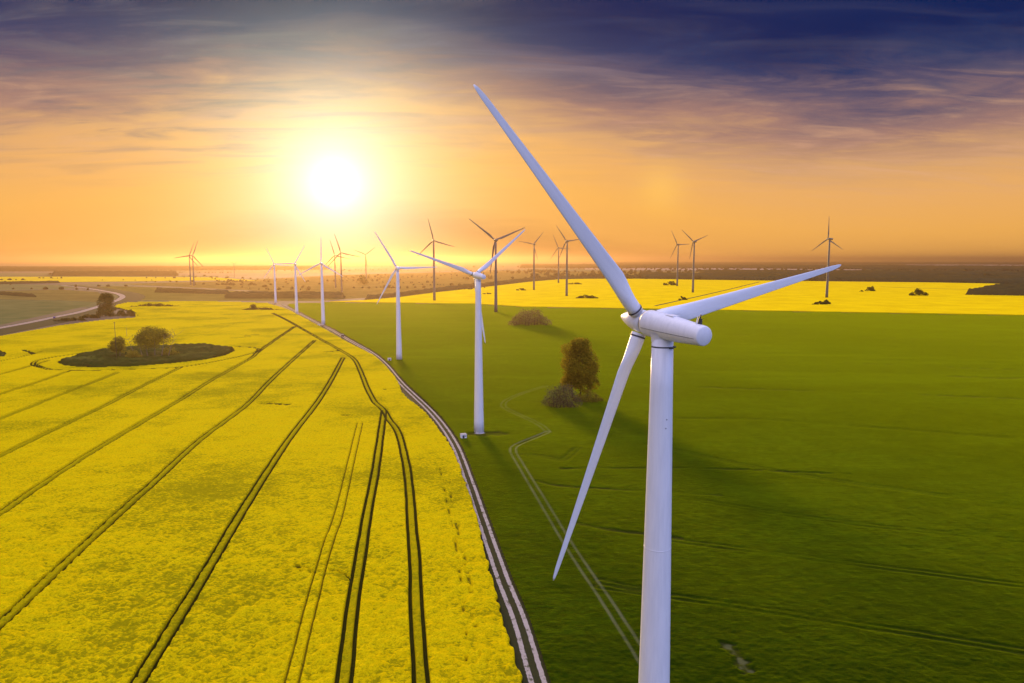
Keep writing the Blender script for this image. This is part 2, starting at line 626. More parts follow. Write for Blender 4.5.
for px_, wt in TRAM:
    ln = smooth_line(gl(px_), 6)
    dd = near_dist(gx, gy, ln, 4.0)
    wd = np.abs(dd + wig * 0.3 - GAUGE)
    half = WHEEL * (0.62 if wt < 0.8 else 1.0) + sp_ * 0.10
    carve = 1 - sst(wd, half * 0.55, half * 1.15)
    cover = np.minimum(cover, 1 - carve * (wt if wt < 1 else 0.95))
    if wt >= 0.9:
        thin = np.maximum(thin, (1 - sst(dd, GAUGE - 0.5, GAUGE + 0.1)) * 0.85)
for px_, r in SPOTS:
    dd = near_dist(gx, gy, gl(px_), 9.0) + (vnoise(gx / 1.3, gy / 1.3, 31) - 0.5) * r * 1.3
    cover = np.minimum(cover, sst(dd, r * 0.6, r * 1.15))
# a dotted run of missed plants beside the headland
for dots, wdt in (([(448, 478), (453.5, 515), (463.5, 557), (470, 590), (476, 640), (481, 690)], 0.5), ([(440, 470), (447, 505), (456, 550), (464, 620), (468, 680)], 0.4)):
    dd = near_dist(gx, gy, smooth_line(gl(dots), 6), 3.0)
    on = sst(vnoise(gx / 1.5, gy / 1.5, 41), 0.55, 0.75)
    cover = np.minimum(cover, 1 - (1 - sst(dd, wdt * 0.4, wdt * 1.5)) * on * 0.55)
lump = fbm(gx, gy, sp_, [(0.6, 0.45), (1.1, 0.55), (2.2, 0.28), (5.0, 0.16), (13, 0.16), (60, 0.3)], 50)
hgt = 0.12 + cover * (1.25 + lump) + 0.0
hgt = np.maximum(hgt, 0.06)
level = np.clip(0.5 + lump * 0.9, 0, 1)
v = np.stack([gx, gy, hgt], 1)
v, qq, at_ = compact(v, q, ins, {'cover': cover, 'thin': thin, 'level': level})
me = npmesh('rapeseed_crop', v, qq, at_)
tag(link('rapeseed_crop', me, BLOOM), 'flowering yellow rapeseed field striped with paired tractor wheel lines', 'crop', kind='stuff')

# ------------------------------------------------------------------ green cereal field
m, t, out = mat('green_cereal')
o = t.node('ShaderNodeTexCoord').outputs['Object']
fine = t.noise(o, 2.6, 7, 0.7)
rows = t.noise(t.mapping(o, (0.035, 0.7, 1), (0, 0, rad(7))), 1.0, 7, 0.68)
swell_shade = t.noise(t.mapping(o, (0.0035, 0.022, 1), (0, 0, rad(7))), 1.0, 6, 0.62)
tuft = t.noise(t.mapping(o, (0.45, 1.0, 1.0), (0, 0, rad(7))), 0.9, 7, 0.7)
broad = t.noise(o, 0.012, 6, 0.6)
mid = t.noise(t.mapping(o, (1, 0.5, 1)), 0.12, 6, 0.6)
cov = t.node('ShaderNodeAttribute', attribute_name='cover').outputs['Fac']
pale = t.node('ShaderNodeAttribute', attribute_name='thin').outputs['Fac']
a = t.mix(fine, (0.007, 0.022, 0.001), (0.020, 0.050, 0.001))
a = t.mix(t.ss(broad, 0.38, 0.66), a, (0.038, 0.082, 0.002))
a = t.mix(t.m('MULTIPLY', t.ss(rows, 0.44, 0.62), 0.7), a, (0.012, 0.026, 0.002))
a = t.mix(t.m('MULTIPLY', t.ss(mid, 0.45, 0.75), 0.4), a, (0.070, 0.110, 0.002))
a = t.mix(t.m('MULTIPLY', t.ss(tuft, 0.54, 0.38), 0.8), a, (0.012, 0.024, 0.001))
a = t.mix(t.m('MULTIPLY', t.ss(tuft, 0.54, 0.66), 0.7), a, (0.055, 0.100, 0.002))
a = t.mix(t.m('MULTIPLY', t.ss(swell_shade, 0.50, 0.36), 0.6), a, (0.010, 0.028, 0.001))  # darker bands paint the shade of ground swells into the crop colour
a = t.mix(t.m('MULTIPLY', t.ss(swell_shade, 0.54, 0.68), 0.45), a, (0.070, 0.120, 0.002))
a = t.mix(t.ss(cov, 0.8, 0.3), a, t.mix(fine, (0.014, 0.018, 0.004), (0.032, 0.036, 0.008)))
a = t.mix(pale, a, (0.17, 0.17, 0.085))
bmp = t.node('ShaderNodeBump')
bmp.inputs['Strength'].default_value = 0.6
bmp.inputs['Distance'].default_value = 0.2
t.put(bmp.inputs['Height'], t.m('ADD', fine, t.m('MULTIPLY', tuft, 1.5)))
df = t.node('ShaderNodeBsdfPrincipled')
t.put(df.inputs['Base Color'], a)
df.inputs['Roughness'].default_value = 0.7
df.inputs['Specular IOR Level'].default_value = 0.0
df.inputs['Sheen Weight'].default_value = 0.66
df.inputs['Sheen Roughness'].default_value = 0.35
df.inputs['Sheen Tint'].default_value = (0.48, 0.62, 0.002, 1)
t.l.new(bmp.outputs[0], df.inputs['Normal'])
tr = t.node('ShaderNodeBsdfTranslucent')
t.put(tr.inputs[0], t.mix(0.5, a, (0.09, 0.13, 0.006)))
t.l.new(bmp.outputs[0], tr.inputs['Normal'])
ms = t.node('ShaderNodeMixShader')
ms.inputs[0].default_value = 0.3
t.l.new(df.outputs[0], ms.inputs[1])
t.l.new(tr.outputs[0], ms.inputs[2])
t.l.new(ms.outputs[0], out.inputs[0])
GREEN = m
GREEN_FAR = [(283, 304.5), (300, 303), (330, 302.2), (400, 303), (475, 304), (523, 307), (620, 308.5), (760, 311), (1024, 315.5), (1200, 318.5), (1500, 324)]
gx, gy, q = fan_grid(-0.36, 1.25, 900, row_list(60, 1350, 0.85))
tk = smooth_line(gl(TRACK), 4)
gpoly = tk + gl(GREEN_FAR)[1:] + [(900, 300), (200, 40), (10, 40)]
jx = gx + (vnoise(gx / 2.5, gy / 2.5, 8) - 0.5) * 0.8
ins = inside(jx, gy, gpoly)
td = near_dist(gx, gy, tk, 6.0)
ins &= td > 2.1
sp_ = gy * gy / (HC * F) * 0.85 + 0.05
cover = np.ones(gx.shape)
pale_ = np.zeros(gx.shape)
PALE = [([(660, 690), (639, 655), (603, 598), (571, 550), (541, 500), (520.5, 466), (513, 452), (517.5, 446), (534, 439), (548, 433)], 0.34, 0.8),
        ([(548, 433), (538, 425), (511, 412), (503.5, 407), (507, 401), (524.5, 393.4), (546, 386.6)], 0.30, 0.45)]
DARK = [([(509, 411), (520, 415.5), (545, 416.5), (575, 415)], 0.8), ([(546, 436), (565, 436.5), (583, 440)], 0.9), ([(524, 456), (545, 458), (563, 461), (577, 450)], 0.8), ([(536, 482), (560, 487), (640, 492), (720, 497)], 1.0),
        ([(574, 524), (610, 531), (640, 535), (680, 540)], 1.1), ([(600, 583), (625, 589), (645, 592)], 0.8), ([(517, 446), (545, 434)], 0.7), ([(503, 405), (525, 392.5), (546, 386)], 0.7), ([(480, 404), (520, 402), (560, 405)], 0.5),
        ([(660, 387), (780, 391), (900, 395), (1100, 403)], 1.6), ([(650, 446), (790, 475), (1024, 508), (1150, 524)], 0.9), ([(640, 492), (820, 521), (1024, 543), (1200, 562)], 0.9), ([(660, 540), (780, 556), (1024, 588), (1200, 612)], 0.5),
        ([(600, 588), (760, 612), (900, 634), (1024, 654), (1200, 684)], 0.8), ([(560, 470), (700, 470), (850, 476)], 0.6), ([(950, 377), (1000, 379), (1040, 379)], 2.2), ([(680, 420), (760, 421), (860, 428), (1030, 441)], 0.8), ([(690, 360), (800, 362), (1020, 371)], 1.6), ([(700, 335), (860, 338), (1020, 344)], 2.0)]
for px_, hw, k in PALE:
    dd = near_dist(gx, gy, smooth_line(gl(px_), 6), 4.0)
    wd = np.abs(dd - 1.15)
    brk = 0.55 + 0.45 * vnoise(gx / 6, gy / 6, 61)
    c_ = (1 - sst(wd, hw * 0.5, hw * 1.4 + sp_ * 0.1)) * brk
    pale_ = np.maximum(pale_, c_ * k)
    cover = np.minimum(cover, 1 - c_ * 0.2)
for px_, hw in DARK:
    dd = near_dist(gx, gy, smooth_line(gl(px_), 6), 6.0)
    brk = 0.35 + 0.65 * sst(vnoise(gx / 25, gy / 25, 71), 0.25, 0.6)
    if hw in (0.9, 0.5, 0.8):
        wd = np.abs(dd - 1.1)
        cover = np.minimum(cover, 1 - (1 - sst(wd, 0.25 + sp_ * 0.15, 0.7 + sp_ * 0.5)) * brk * 0.5 / (1 + sp_ * 0.25))
    else:
        dd = dd + (vnoise(gx / 4, gy / 4, 81) - 0.5) * hw
        cover = np.minimum(cover, 1 - (1 - sst(dd, hw * 0.5, hw * 1.3)) * brk * 0.8)
for px_, r in (([(728, 648), (735, 655), (748, 674)], 0.9),):
    dd = near_dist(gx, gy, gl(px_), 6.0) + (vnoise(gx / 1.0, gy / 1.0, 91) - 0.5) * 1.6
    pale_ = np.maximum(pale_, (1 - sst(dd, r * 0.2, r)) * 0.5)
    cover = np.minimum(cover, sst(dd, r, r * 2.2) * 0.6 + 0.4)
# pad of lower, darker crop round the turbine foot
bx, by = g(479, 434)
dd = np.hypot((gx - bx - 4) / 2.4, gy - by + 2) + (vnoise(gx / 3, gy / 3, 95) - 0.5) * 3
cover = np.minimum(cover, sst(dd, 2.5, 5.0))
lump = fbm(gx, gy, sp_, [(0.8, 0.16), (1.8, 0.16), (5.0, 0.16), (17, 0.16), (70, 0.5)], 150)
hgt = 0.10 + cover * 0.35 + lump * 0.7 * (0.35 + 0.65 * cover) + 0.18
hgt = np.maximum(hgt, 0.05)
v = np.stack([gx, gy, hgt], 1)
v, qq, at_ = compact(v, q, ins, {'cover': cover, 'thin': pale_})
tag(link('cereal_crop', npmesh('cereal_crop', v, qq, at_), GREEN), 'dark green young cereal field with faint wheel lines, right of the track', 'crop', kind='stuff')


# ------------------------------------------------------------------ strips along lines (roads and verges)
def strip(name, line, w0, w1, z, m, kind='structure', label=None, cat=None, jit=0.0):
    L = [Vector((*p, 0)) for p in line]
    v, f = [], []
    for i, p in enumerate(L):
        a, b = L[max(0, i - 1)], L[min(len(L) - 1, i + 1)]
        dv = (b - a).normalized()
        nr = Vector((dv.y, -dv.x, 0))
        j0, j1 = (random.uniform(-jit, jit) for _ in range(2))
        v += [p + nr * (w0 + j0) + Vector((0, 0, z)), p + nr * (w1 + j1) + Vector((0, 0, z))]
        if i:
            k = 2 * i
            f.append((k - 2, k - 1, k + 1, k))
    me = mesh(name, v, f)
    o = link(name, me, m)
    return tag(o, label, cat, None, kind)


m, t, out = mat('gravel')
o = t.node('ShaderNodeTexCoord').outputs['Object']
cc = t.mix(t.noise(o, 1.6, 8, 0.7), (0.24, 0.20, 0.16), (0.50, 0.43, 0.35))
cc = t.mix(t.ss(t.noise(o, 0.5, 6, 0.7), 0.52, 0.66), cc, (0.075, 0.075, 0.03))
principled(t, out, cc, 0.95, 0.02, t.noise(o, 8, 5), 0.5, 0.05)
GRAVEL = m
m, t, out = mat('verge_grass')
o = t.node('ShaderNodeTexCoord').outputs['Object']
cc = t.mix(t.noise(o, 1.2, 8, 0.7), (0.014, 0.020, 0.005), (0.045, 0.045, 0.016))
principled(t, out, cc, 0.95, 0.05, t.noise(o, 5, 5), 0.6, 0.15)
VERGE = m
m, t, out = mat('asphalt')
o = t.node('ShaderNodeTexCoord').outputs['Object']
cc = t.mix(t.noise(o, 0.4, 7, 0.7), (0.20, 0.15, 0.11), (0.28, 0.21, 0.16))
principled(t, out, cc, 0.85, 0.2)
ROADM = m

tk = smooth_line(gl(TRACK), 40)
strip('track_verge', tk, -3.6, 2.8, 0.03, VERGE, jit=0.25)
strip('farm_track', tk, -1.66, -0.70, 0.09, GRAVEL, jit=0.07, label='left gravel wheel rut of the farm track between the fields', cat='track')
strip('farm_track', tk, 0.70, 1.66, 0.09, GRAVEL, jit=0.07, label='right gravel wheel rut of the farm track between the fields', cat='track')

ROAD = [(-260, 378), (-120, 350), (0, 328), (27, 323), (55, 317.2), (77, 312.8), (94, 308), (108, 303.5), (119, 299.5), (122.5, 296.3), (116, 293.4), (104, 291), (92, 289), (79, 287.2), (62, 285.5)]
rl = smooth_line(gl(ROAD), 8)
strip('road_verge', rl, -8, 42, 0.14, VERGE, jit=1.0)
strip('road', rl, -5.2, 5.2, 0.22, ROADM, label='pale country road curving past the rapeseed field', cat='road')
m, t, out = mat('road_paint')
o = t.node('ShaderNodeTexCoord').outputs['Object']
principled(t, out, t.mix(t.noise(o, 3, 4), (0.6, 0.6, 0.58), (0.8, 0.8, 0.78)), 0.7, 0.2)
PAINT = m
strip('road_marking', rl, -4.75, -4.55, 0.26, PAINT)
strip('road_marking', rl, 4.55, 4.75, 0.26, PAINT)


# ------------------------------------------------------------------ farther fields
def far_field(name, px, col0, col1, z, label=None, kind='structure', scale=0.02, stretch=(1, 1, 1)):
    m, t, out = mat(name + '_surface')
    o = t.node('ShaderNodeTexCoord').outputs['Object']
    n = t.noise(t.mapping(o, stretch), scale, 6, 0.6)
    c = t.mix(t.ss(n, 0.3, 0.7), col0, col1)
    df = t.node('ShaderNodeBsdfDiffuse')
    t.put(df.inputs[0], c)
    b = t.node('ShaderNodeBump')
    b.inputs['Strength'].default_value = 0.5
    b.inputs['Distance'].default_value = 0.6
    t.put(b.inputs['Height'], t.noise(o, 0.6, 6, 0.7))
    t.l.new(b.outputs[0], df.inputs['Normal'])
    t.l.new(df.outputs[0], out.inputs[0])
    pts = gl(px)
    v = [(x, y, z) for x, y in pts] + [(x, y, 0) for x, y in pts]
    n_ = len(pts)
    area = sum(pts[i][0] * pts[(i + 1) % n_][1] - pts[(i + 1) % n_][0] * pts[i][1] for i in range(n_))
    top = tuple(range(n_)) if area > 0 else tuple(range(n_))[::-1]
    f = [top] + [(i, (i + 1) % n_, (i + 1) % n_ + n_, i + n_) for i in range(n_)]
    return tag(link(name, mesh(name, v, f), m), label, 'field' if label else None, None, kind)


Y0, Y1 = (0.78, 0.53, 0.002), (0.92, 0.66, 0.003)
SECOND = [(330, 302), (400, 303), (475, 304), (523, 307), (620, 308.5), (760, 311), (1024, 315.5), (1250, 319.5), (1400, 300), (1300, 291), (1024, 284.5), (940, 282.8), (820, 281.5), (700, 280), (640, 279), (590, 279), (560, 279.5), (530, 282), (480, 288), (434, 293), (400, 297.5), (365, 300.6)]
far_field('distant_field', SECOND, Y0, Y1, 1.1, 'bright yellow rapeseed field beyond the green field')
far_field('distant_field', [(-200, 281.5), (0, 282.2), (60, 282.2), (130, 281.5), (215, 280.5), (260, 281), (215, 277.5), (100, 276.8), (0, 277), (-200, 276.5)], (0.60, 0.42, 0.02), (0.75, 0.55, 0.02), 0.9, 'narrow far yellow field left, below the long wood')
far_field('distant_field', [(-200, 336), (-100, 338), (0, 325), (50, 314), (88, 306), (96, 302.5), (60, 301), (0, 300), (-200, 300)], (0.10, 0.115, 0.035), (0.16, 0.155, 0.05), 0.05, 'dull green meadow left of the curving road')
far_field('distant_field', [(-200, 299.5), (0, 299.5), (60, 300.5), (96, 302), (105, 297), (98, 292), (60, 289.5), (0, 291), (-200, 291)], (0.14, 0.11, 0.03), (0.20, 0.16, 0.04), 0.05, 'brown-green fallow field left of the road bend')
far_field('distant_field', [(-200, 290.5), (0, 290.5), (60, 289), (76, 287.4), (60, 285), (0, 284), (-200, 284)], (0.13, 0.14, 0.05), (0.20, 0.18, 0.06), 0.05, 'pale green strip of field at far left')
far_field('distant_field', [(128, 300.5), (180, 300.5), (260, 301), (320, 301), (345, 299), (260, 292), (180, 288), (110, 286), (92, 287), (108, 290), (124, 294.5)], (0.14, 0.12, 0.025), (0.21, 0.17, 0.035), 0.05, 'brown fallow land behind the big yellow field')
far_field('distant_field', [(345, 299), (400, 296), (434, 291), (480, 286), (530, 280), (590, 277), (700, 277), (700, 272), (500, 271), (340, 275), (230, 281), (120, 284), (180, 287), (260, 291)], (0.16, 0.115, 0.025), (0.23, 0.17, 0.04), 0.05, 'bare brown farmland behind the turbine row')
# pale strips of light land among the far woods
for k, (pp, lb) in enumerate([([(585, 269.5), (700, 270.2), (865, 270.2), (865, 268.6), (700, 268.3), (585, 268.2)], 'long pale strip of stubble among the far woods'),
                              ([(838, 279.0), (884, 279.0), (884, 277.6), (838, 277.6)], 'short pale stubble patch at the edge of the far wood'),
                              ([(905, 265.5), (1100, 266.5), (1100, 265.0), (905, 264.4)], 'pale pinkish field strip near the horizon at right')]):
    far_field('distant_field', pp, (0.34, 0.25, 0.17), (0.42, 0.31, 0.20), 0.3, lb)

# dark tractor line across the second rapeseed field
m_ = SOIL
strip('field_path', gl([(655, 306.5), (700, 296.5), (730, 289.5), (760, 282)]), -3.0, 3.0, 1.16, m_)
strip('field_path', gl([(880, 287.2), (925, 288.6), (970, 290)]), -5.0, 5.0, 1.16, m_)

# ------------------------------------------------------------------ foliage
def leafmat(name, c0, c1, trans=0.35):
    m, t, out = mat(name)
    o = t.node('ShaderNodeTexCoord').outputs['Object']
    gi = t.node('ShaderNodeAttribute', attribute_name='tone').outputs['Fac']
    c = t.mix(gi, c0, c1)
    df = t.node('ShaderNodeBsdfDiffuse')
    t.put(df.inputs[0], c)
    tr = t.node('ShaderNodeBsdfTranslucent')
    t.put(tr.inputs[0], c)
    ms = t.node('ShaderNodeMixShader')
    ms.inputs[0].default_value = trans
    t.l.new(df.outputs[0], ms.inputs[1])
    t.l.new(tr.outputs[0], ms.inputs[2])
    t.l.new(ms.outputs[0], out.inputs[0])
    return m


BARK = plain('bark', (0.085, 0.065, 0.045), 0.95, 0.05, 0.3, 3.0)
BARK2 = plain('pale_bark', (0.20, 0.165, 0.12), 0.95, 0.05, 0.3, 3.0)
LEAF_AMBER = leafmat('amber_leaves', (0.16, 0.13, 0.010), (0.36, 0.27, 0.016), 0.55)
LEAF_OLIVE = leafmat('olive_leaves', (0.13, 0.12, 0.016), (0.28, 0.24, 0.030), 0.5)
LEAF_DARK = leafmat('dark_leaves', (0.035, 0.042, 0.010), (0.085, 0.090, 0.020), 0.35)
LEAF_GREY = leafmat('grey_twigs', (0.075, 0.065, 0.035), (0.14, 0.115, 0.055), 0.2)
LEAF_RUST = leafmat('rusty_leaves', (0.16, 0.11, 0.05), (0.27, 0.18, 0.07), 0.4)


def leaves(name, blobs, n, size, m, parent):
    """many leaf-sized faces spread through the volume of a crown made of clumps"""
    n = int(n * 2.4)
    wts = np.array([b[3] * b[4] * b[5] for b in blobs]) ** 0.8
    wts /= wts.sum()
    k = RNG.choice(len(blobs), n, p=wts)
    B = np.array(blobs)[k]
    dv = RNG.normal(size=(n, 3))
    dv /= np.linalg.norm(dv, axis=1)[:, None]
    r = RNG.uniform(0.25, 1.0, n) ** 0.5
    r *= 1 + RNG.normal(size=n) * 0.07
    c = B[:, :3] + dv * r[:, None] * B[:, 3:6]
    c[:, 2] = np.maximum(c[:, 2], 0.05)
    # clumpy gaps
    gap = vnoise(c[:, 0] / (size * 2.6) + c[:, 2] / (size * 3.1), c[:, 1] / (size * 2.4) - c[:, 2] / (size * 2.8), 3)
    c = c[gap > 0.22]
    n = len(c)
    a = RNG.normal(size=(n, 3))
    a /= np.linalg.norm(a, axis=1)[:, None]
    b = np.cross(a, RNG.normal(size=(n, 3)))
    b /= np.linalg.norm(b, axis=1)[:, None] + 1e-9
    s = size * RNG.uniform(0.5, 1.3, n)[:, None]
    v = np.stack([c - a * s * 0.5, c + b * s * 0.32, c + a * s * 0.5, c - b * s * 0.32], 1).reshape(-1, 3)
    tone = np.repeat(np.clip(0.5 + RNG.normal(size=n) * 0.25 + (vnoise(c[:, 0] / (size * 7), c[:, 1] / (size * 7) + c[:, 2] / (size * 7), 9) - 0.5) * 0.9, 0, 1), 4)
    me = npmesh(name, v, np.arange(len(v)).reshape(-1, 4), {'tone': tone}, False)
    return link(name, me, m, parent)


def tree(loc, h, rx, label, m, cat='tree', name='tree', group=None, n=3000, size=0.7, trunks=1, crown_lo=0.3, bark=None, blobs=None, rz=0.0):
    root = thing(name, (loc[0], loc[1], 0), label, cat, group)
    bl = []
    for k in range(trunks):
        tb = MB()
        ox = 0 if trunks == 1 else (k - (trunks - 1) / 2) * rx * 0.30 + random.uniform(-.3, .3)
        oy = random.uniform(-.4, .4) * (trunks > 1) * 2
        lean = Vector((random.uniform(-.05, .05) + ox * 0.03, random.uniform(-.05, .05), 1))
        r0 = h * (0.024 if trunks == 1 else 0.015)
        hk = h * (1 - 0.30 * min(1, abs(ox) / rx * 1.4))
        pts = [Vector((ox, oy, -0.2)) + lean * s * hk for s in (0, 0.15, 0.35, 0.6, 0.85)]
        tb.tube(pts, [r0, r0 * 0.8, r0 * 0.6, r0 * 0.38, r0 * 0.12], 9)
        for j in range(9):
            s = random.uniform(crown_lo * 0.8, 0.75)
            st = Vector((ox, oy, 0)) + lean * s * h
            an = random.uniform(0, 6.28)
            ln = rx * random.uniform(0.45, 0.95) / (1 if trunks == 1 else 1.5)
            en = st + Vector((math.cos(an) * ln, math.sin(an) * ln, ln * random.uniform(0.3, 0.9)))
            md = (st + en) / 2 + Vector((0, 0, -0.06 * ln))
            tb.tube([st, md, en], [r0 * 0.36, r0 * 0.22, r0 * 0.07], 6)
        tb.build('trunk', bark or BARK, root, True)
    if blobs is None:
        blobs = []
        for j in range(26):
            an = random.uniform(0, 6.28)
            zz = random.uniform(crown_lo, 0.86)
            prof = 1 - abs((zz - (crown_lo + 0.86) / 2) / ((0.86 - crown_lo) / 2)) ** 2.2 * 0.45
            rr = rx * random.uniform(0.25, 0.72) * prof
            s = random.uniform(0.20, 0.40) * rx
            blobs.append((math.cos(an) * rr, math.sin(an) * rr, zz * h, s, s, s * random.uniform(0.7, 1.0)))
        blobs.append((0, 0, h * (crown_lo + 0.9) / 2, rx * 0.82, rx * 0.82, h * (0.9 - crown_lo) * 0.46))
        blobs.append((0, 0, h * 0.92, rx * 0.4, rx * 0.4, h * 0.08))
    leaves('crown', blobs, n, size, m, root)
    return root


def shrub(loc, wx, wy, h, label, m, cat='shrub', name='shrub', group=None, n=900, size=0.5, nb=9, yaw=0.0, stems=True):
    root = thing(name, (loc[0], loc[1], 0), label, cat, group, yaw)
    tb = MB()
    blobs = []
    for j in range(nb):
        a = (j + 0.5) / nb * 2 - 1
        x = a * wx * 0.85
        y = random.uniform(-.6, .6) * wy
        edge_ = (1 - abs(a) ** 2.2) * 0.75 + 0.25
        hh = h * edge_ * random.uniform(0.65, 1.0)
        s = max(wx / nb * 1.5, h * 0.3)
        blobs.append((x, y, hh * 0.5, s, max(wy * 0.5, s * 0.7), hh * 0.55))
        if stems:
            tb = MB()
            tb.tube([(x, y, -0.1), (x + random.uniform(-.3, .3), y, hh * 0.3), (x + random.uniform(-.5, .5) * s, y, hh * 0.55)], [0.018 * h, 0.012 * h, 0.004 * h], 6)
            tb.build('stem', BARK, root, True)
    leaves('foliage', blobs, n, size, m, root)
    return root


def hpx(py, n):
    """n pixels of height at the distance of ground row py"""
    return n * g(512, py)[1] / F


# oval island of scrub in the rapeseed field
m, t, out = mat('bramble_scrub')
o = t.node('ShaderNodeTexCoord').outputs['Object']
nn = t.noise(o, 0.35, 7, 0.65)
cc = t.mix(nn, (0.010, 0.018, 0.002), (0.040, 0.058, 0.006))
cc = t.mix(t.m('MULTIPLY', t.ss(t.noise(o, 0.06, 4), 0.48, 0.66), 0.6), cc, (0.080, 0.095, 0.012))
principled(t, out, cc, 0.95, 0.03, t.noise(o, 1.5, 6), 0.8, 0.6)
SCRUB = m


def scrub_patch(px, top, label, lam=3.0, name='scrub', m=None, step=0.35, kind='stuff', cat='scrub', rim=2.5):
    pg = gl(px)
    xs = [p[0] for p in pg]
    ys = [p[1] for p in pg]
    nx = int(min(420, max(30, (max(xs) - min(xs)) / (g(512, 0 + px[0][1])[1] / F * step * 2.2))))
    dy = max(ys) - min(ys)
    ny = int(min(300, max(16, dy / max(0.5, lam * 0.35))))
    XX, YY = np.meshgrid(np.linspace(min(xs) - 1, max(xs) + 1, nx), np.linspace(min(ys) - 1, max(ys) + 1, ny))
    x, y = XX.ravel(), YY.ravel()
    ix = np.arange(nx * ny).reshape(ny, nx)
    q = np.stack([ix[:-1, :-1], ix[:-1, 1:], ix[1:, 1:], ix[1:, :-1]], -1).reshape(-1, 4)
    ins = inside(x, y, pg)
    ed = seg_dist(x, y, pg, True)
    l = (vnoise(x / lam, y / lam, 12) * 0.55 + vnoise(x / lam * 2.3, y / lam * 2.3, 13) * 0.35 + vnoise(x / lam / 4, y / lam / 4, 14) * 0.5)
    z = 0.05 + top * sst(ed, 0, rim) * (0.35 + 0.55 * l)
    z[~ins] = 0.02
    v, qq, _ = compact(np.stack([x, y, z], 1), q, ins | (seg_dist(x, y, pg, True) < rim * 0.3), {})
    return tag(link(name, npmesh(name, v, qq), m or SCRUB), label, cat, None, kind)


scrub_patch(ISLAND, 4.2, 'dark oval island of rough scrub in the yellow field')
scrub_patch(LEFTBUSH, 3.0, 'small dark patch of scrub at the left edge of the yellow field')
# grass tufts growing over the island
pg = gl(ISLAND)
cxs = np.mean([p[0] for p in pg])
cys = np.mean([p[1] for p in pg])
bl = []
for k in range(170):
    while True:
        x = random.uniform(min(p[0] for p in pg), max(p[0] for p in pg))
        y = random.uniform(min(p[1] for p in pg), max(p[1] for p in pg))
        if inside(np.array([x]), np.array([y]), pg)[0]:
            break
    s = random.uniform(1.2, 3.0)
    bl.append((x, y, 1.6, s, s, random.uniform(0.9, 2.0)))
tag(leaves('undergrowth', bl, 14000, 0.75, LEAF_DARK, None), 'dark brambles and tall grass covering the oval island', 'undergrowth', kind='stuff')

IY = 359
tree(g(152, IY), hpx(IY, 34), hpx(IY, 20), 'spreading multi-stemmed tree, tallest on the oval island in the yellow field', LEAF_OLIVE, n=4600, size=0.85, trunks=6, crown_lo=0.42, bark=BARK2)
tree(g(118.5, 360), hpx(360, 23), hpx(360, 12), 'small round tree at the left end of the island clump', LEAF_OLIVE, n=2600, size=0.8, trunks=2, crown_lo=0.4, bark=BARK2)
shrub(g(134, 361), hpx(360, 9), 4, hpx(360, 13), 'low olive bush between the small and the tall island trees', LEAF_OLIVE, n=1300, size=0.7)
shrub(g(170, 358), hpx(360, 9), 4, hpx(360, 15), 'thin olive bush on the right flank of the tall island tree', LEAF_OLIVE, n=800, size=0.7)
pst = thing('pole', (*g(117, 362.5), 0), 'thin dark pole rising behind the small island tree', 'pole')
pb = MB()
pb.tube([(0, 0, 0), (0, 0, hpx(362, 41))], [0.22, 0.15], 8)
pb.build('shaft', BARK, pst, True)
pb = MB()
pb.tube([(-0.9, 0, hpx(362, 40)), (0.9, 0, hpx(362, 40))], [0.12, 0.12], 6)
pb.build('crossbar', BARK, pst, True)

# green-field trees
BY = 399
tree(g(580, BY), hpx(BY, 63), hpx(BY, 24), 'tall leafy tree glowing amber against the light in the green field', LEAF_AMBER, n=12000, size=0.85, trunks=3, crown_lo=0.17)
shrub(g(562, 408), hpx(408, 17), 6, hpx(408, 31), 'grey twiggy bush in front of the tall amber tree', LEAF_GREY, n=4200, size=0.5, nb=8)
shrub(g(588, 402), hpx(402, 16), 5, hpx(402, 14), 'olive undergrowth at the right foot of the tall amber tree', LEAF_OLIVE, n=1500, size=0.6, nb=7)
shrub(g(530, 325.5), hpx(325, 21), 14, hpx(325, 20), 'broad rust-brown thicket alone in the far green field', LEAF_RUST, n=3600, size=1.1, nb=12)
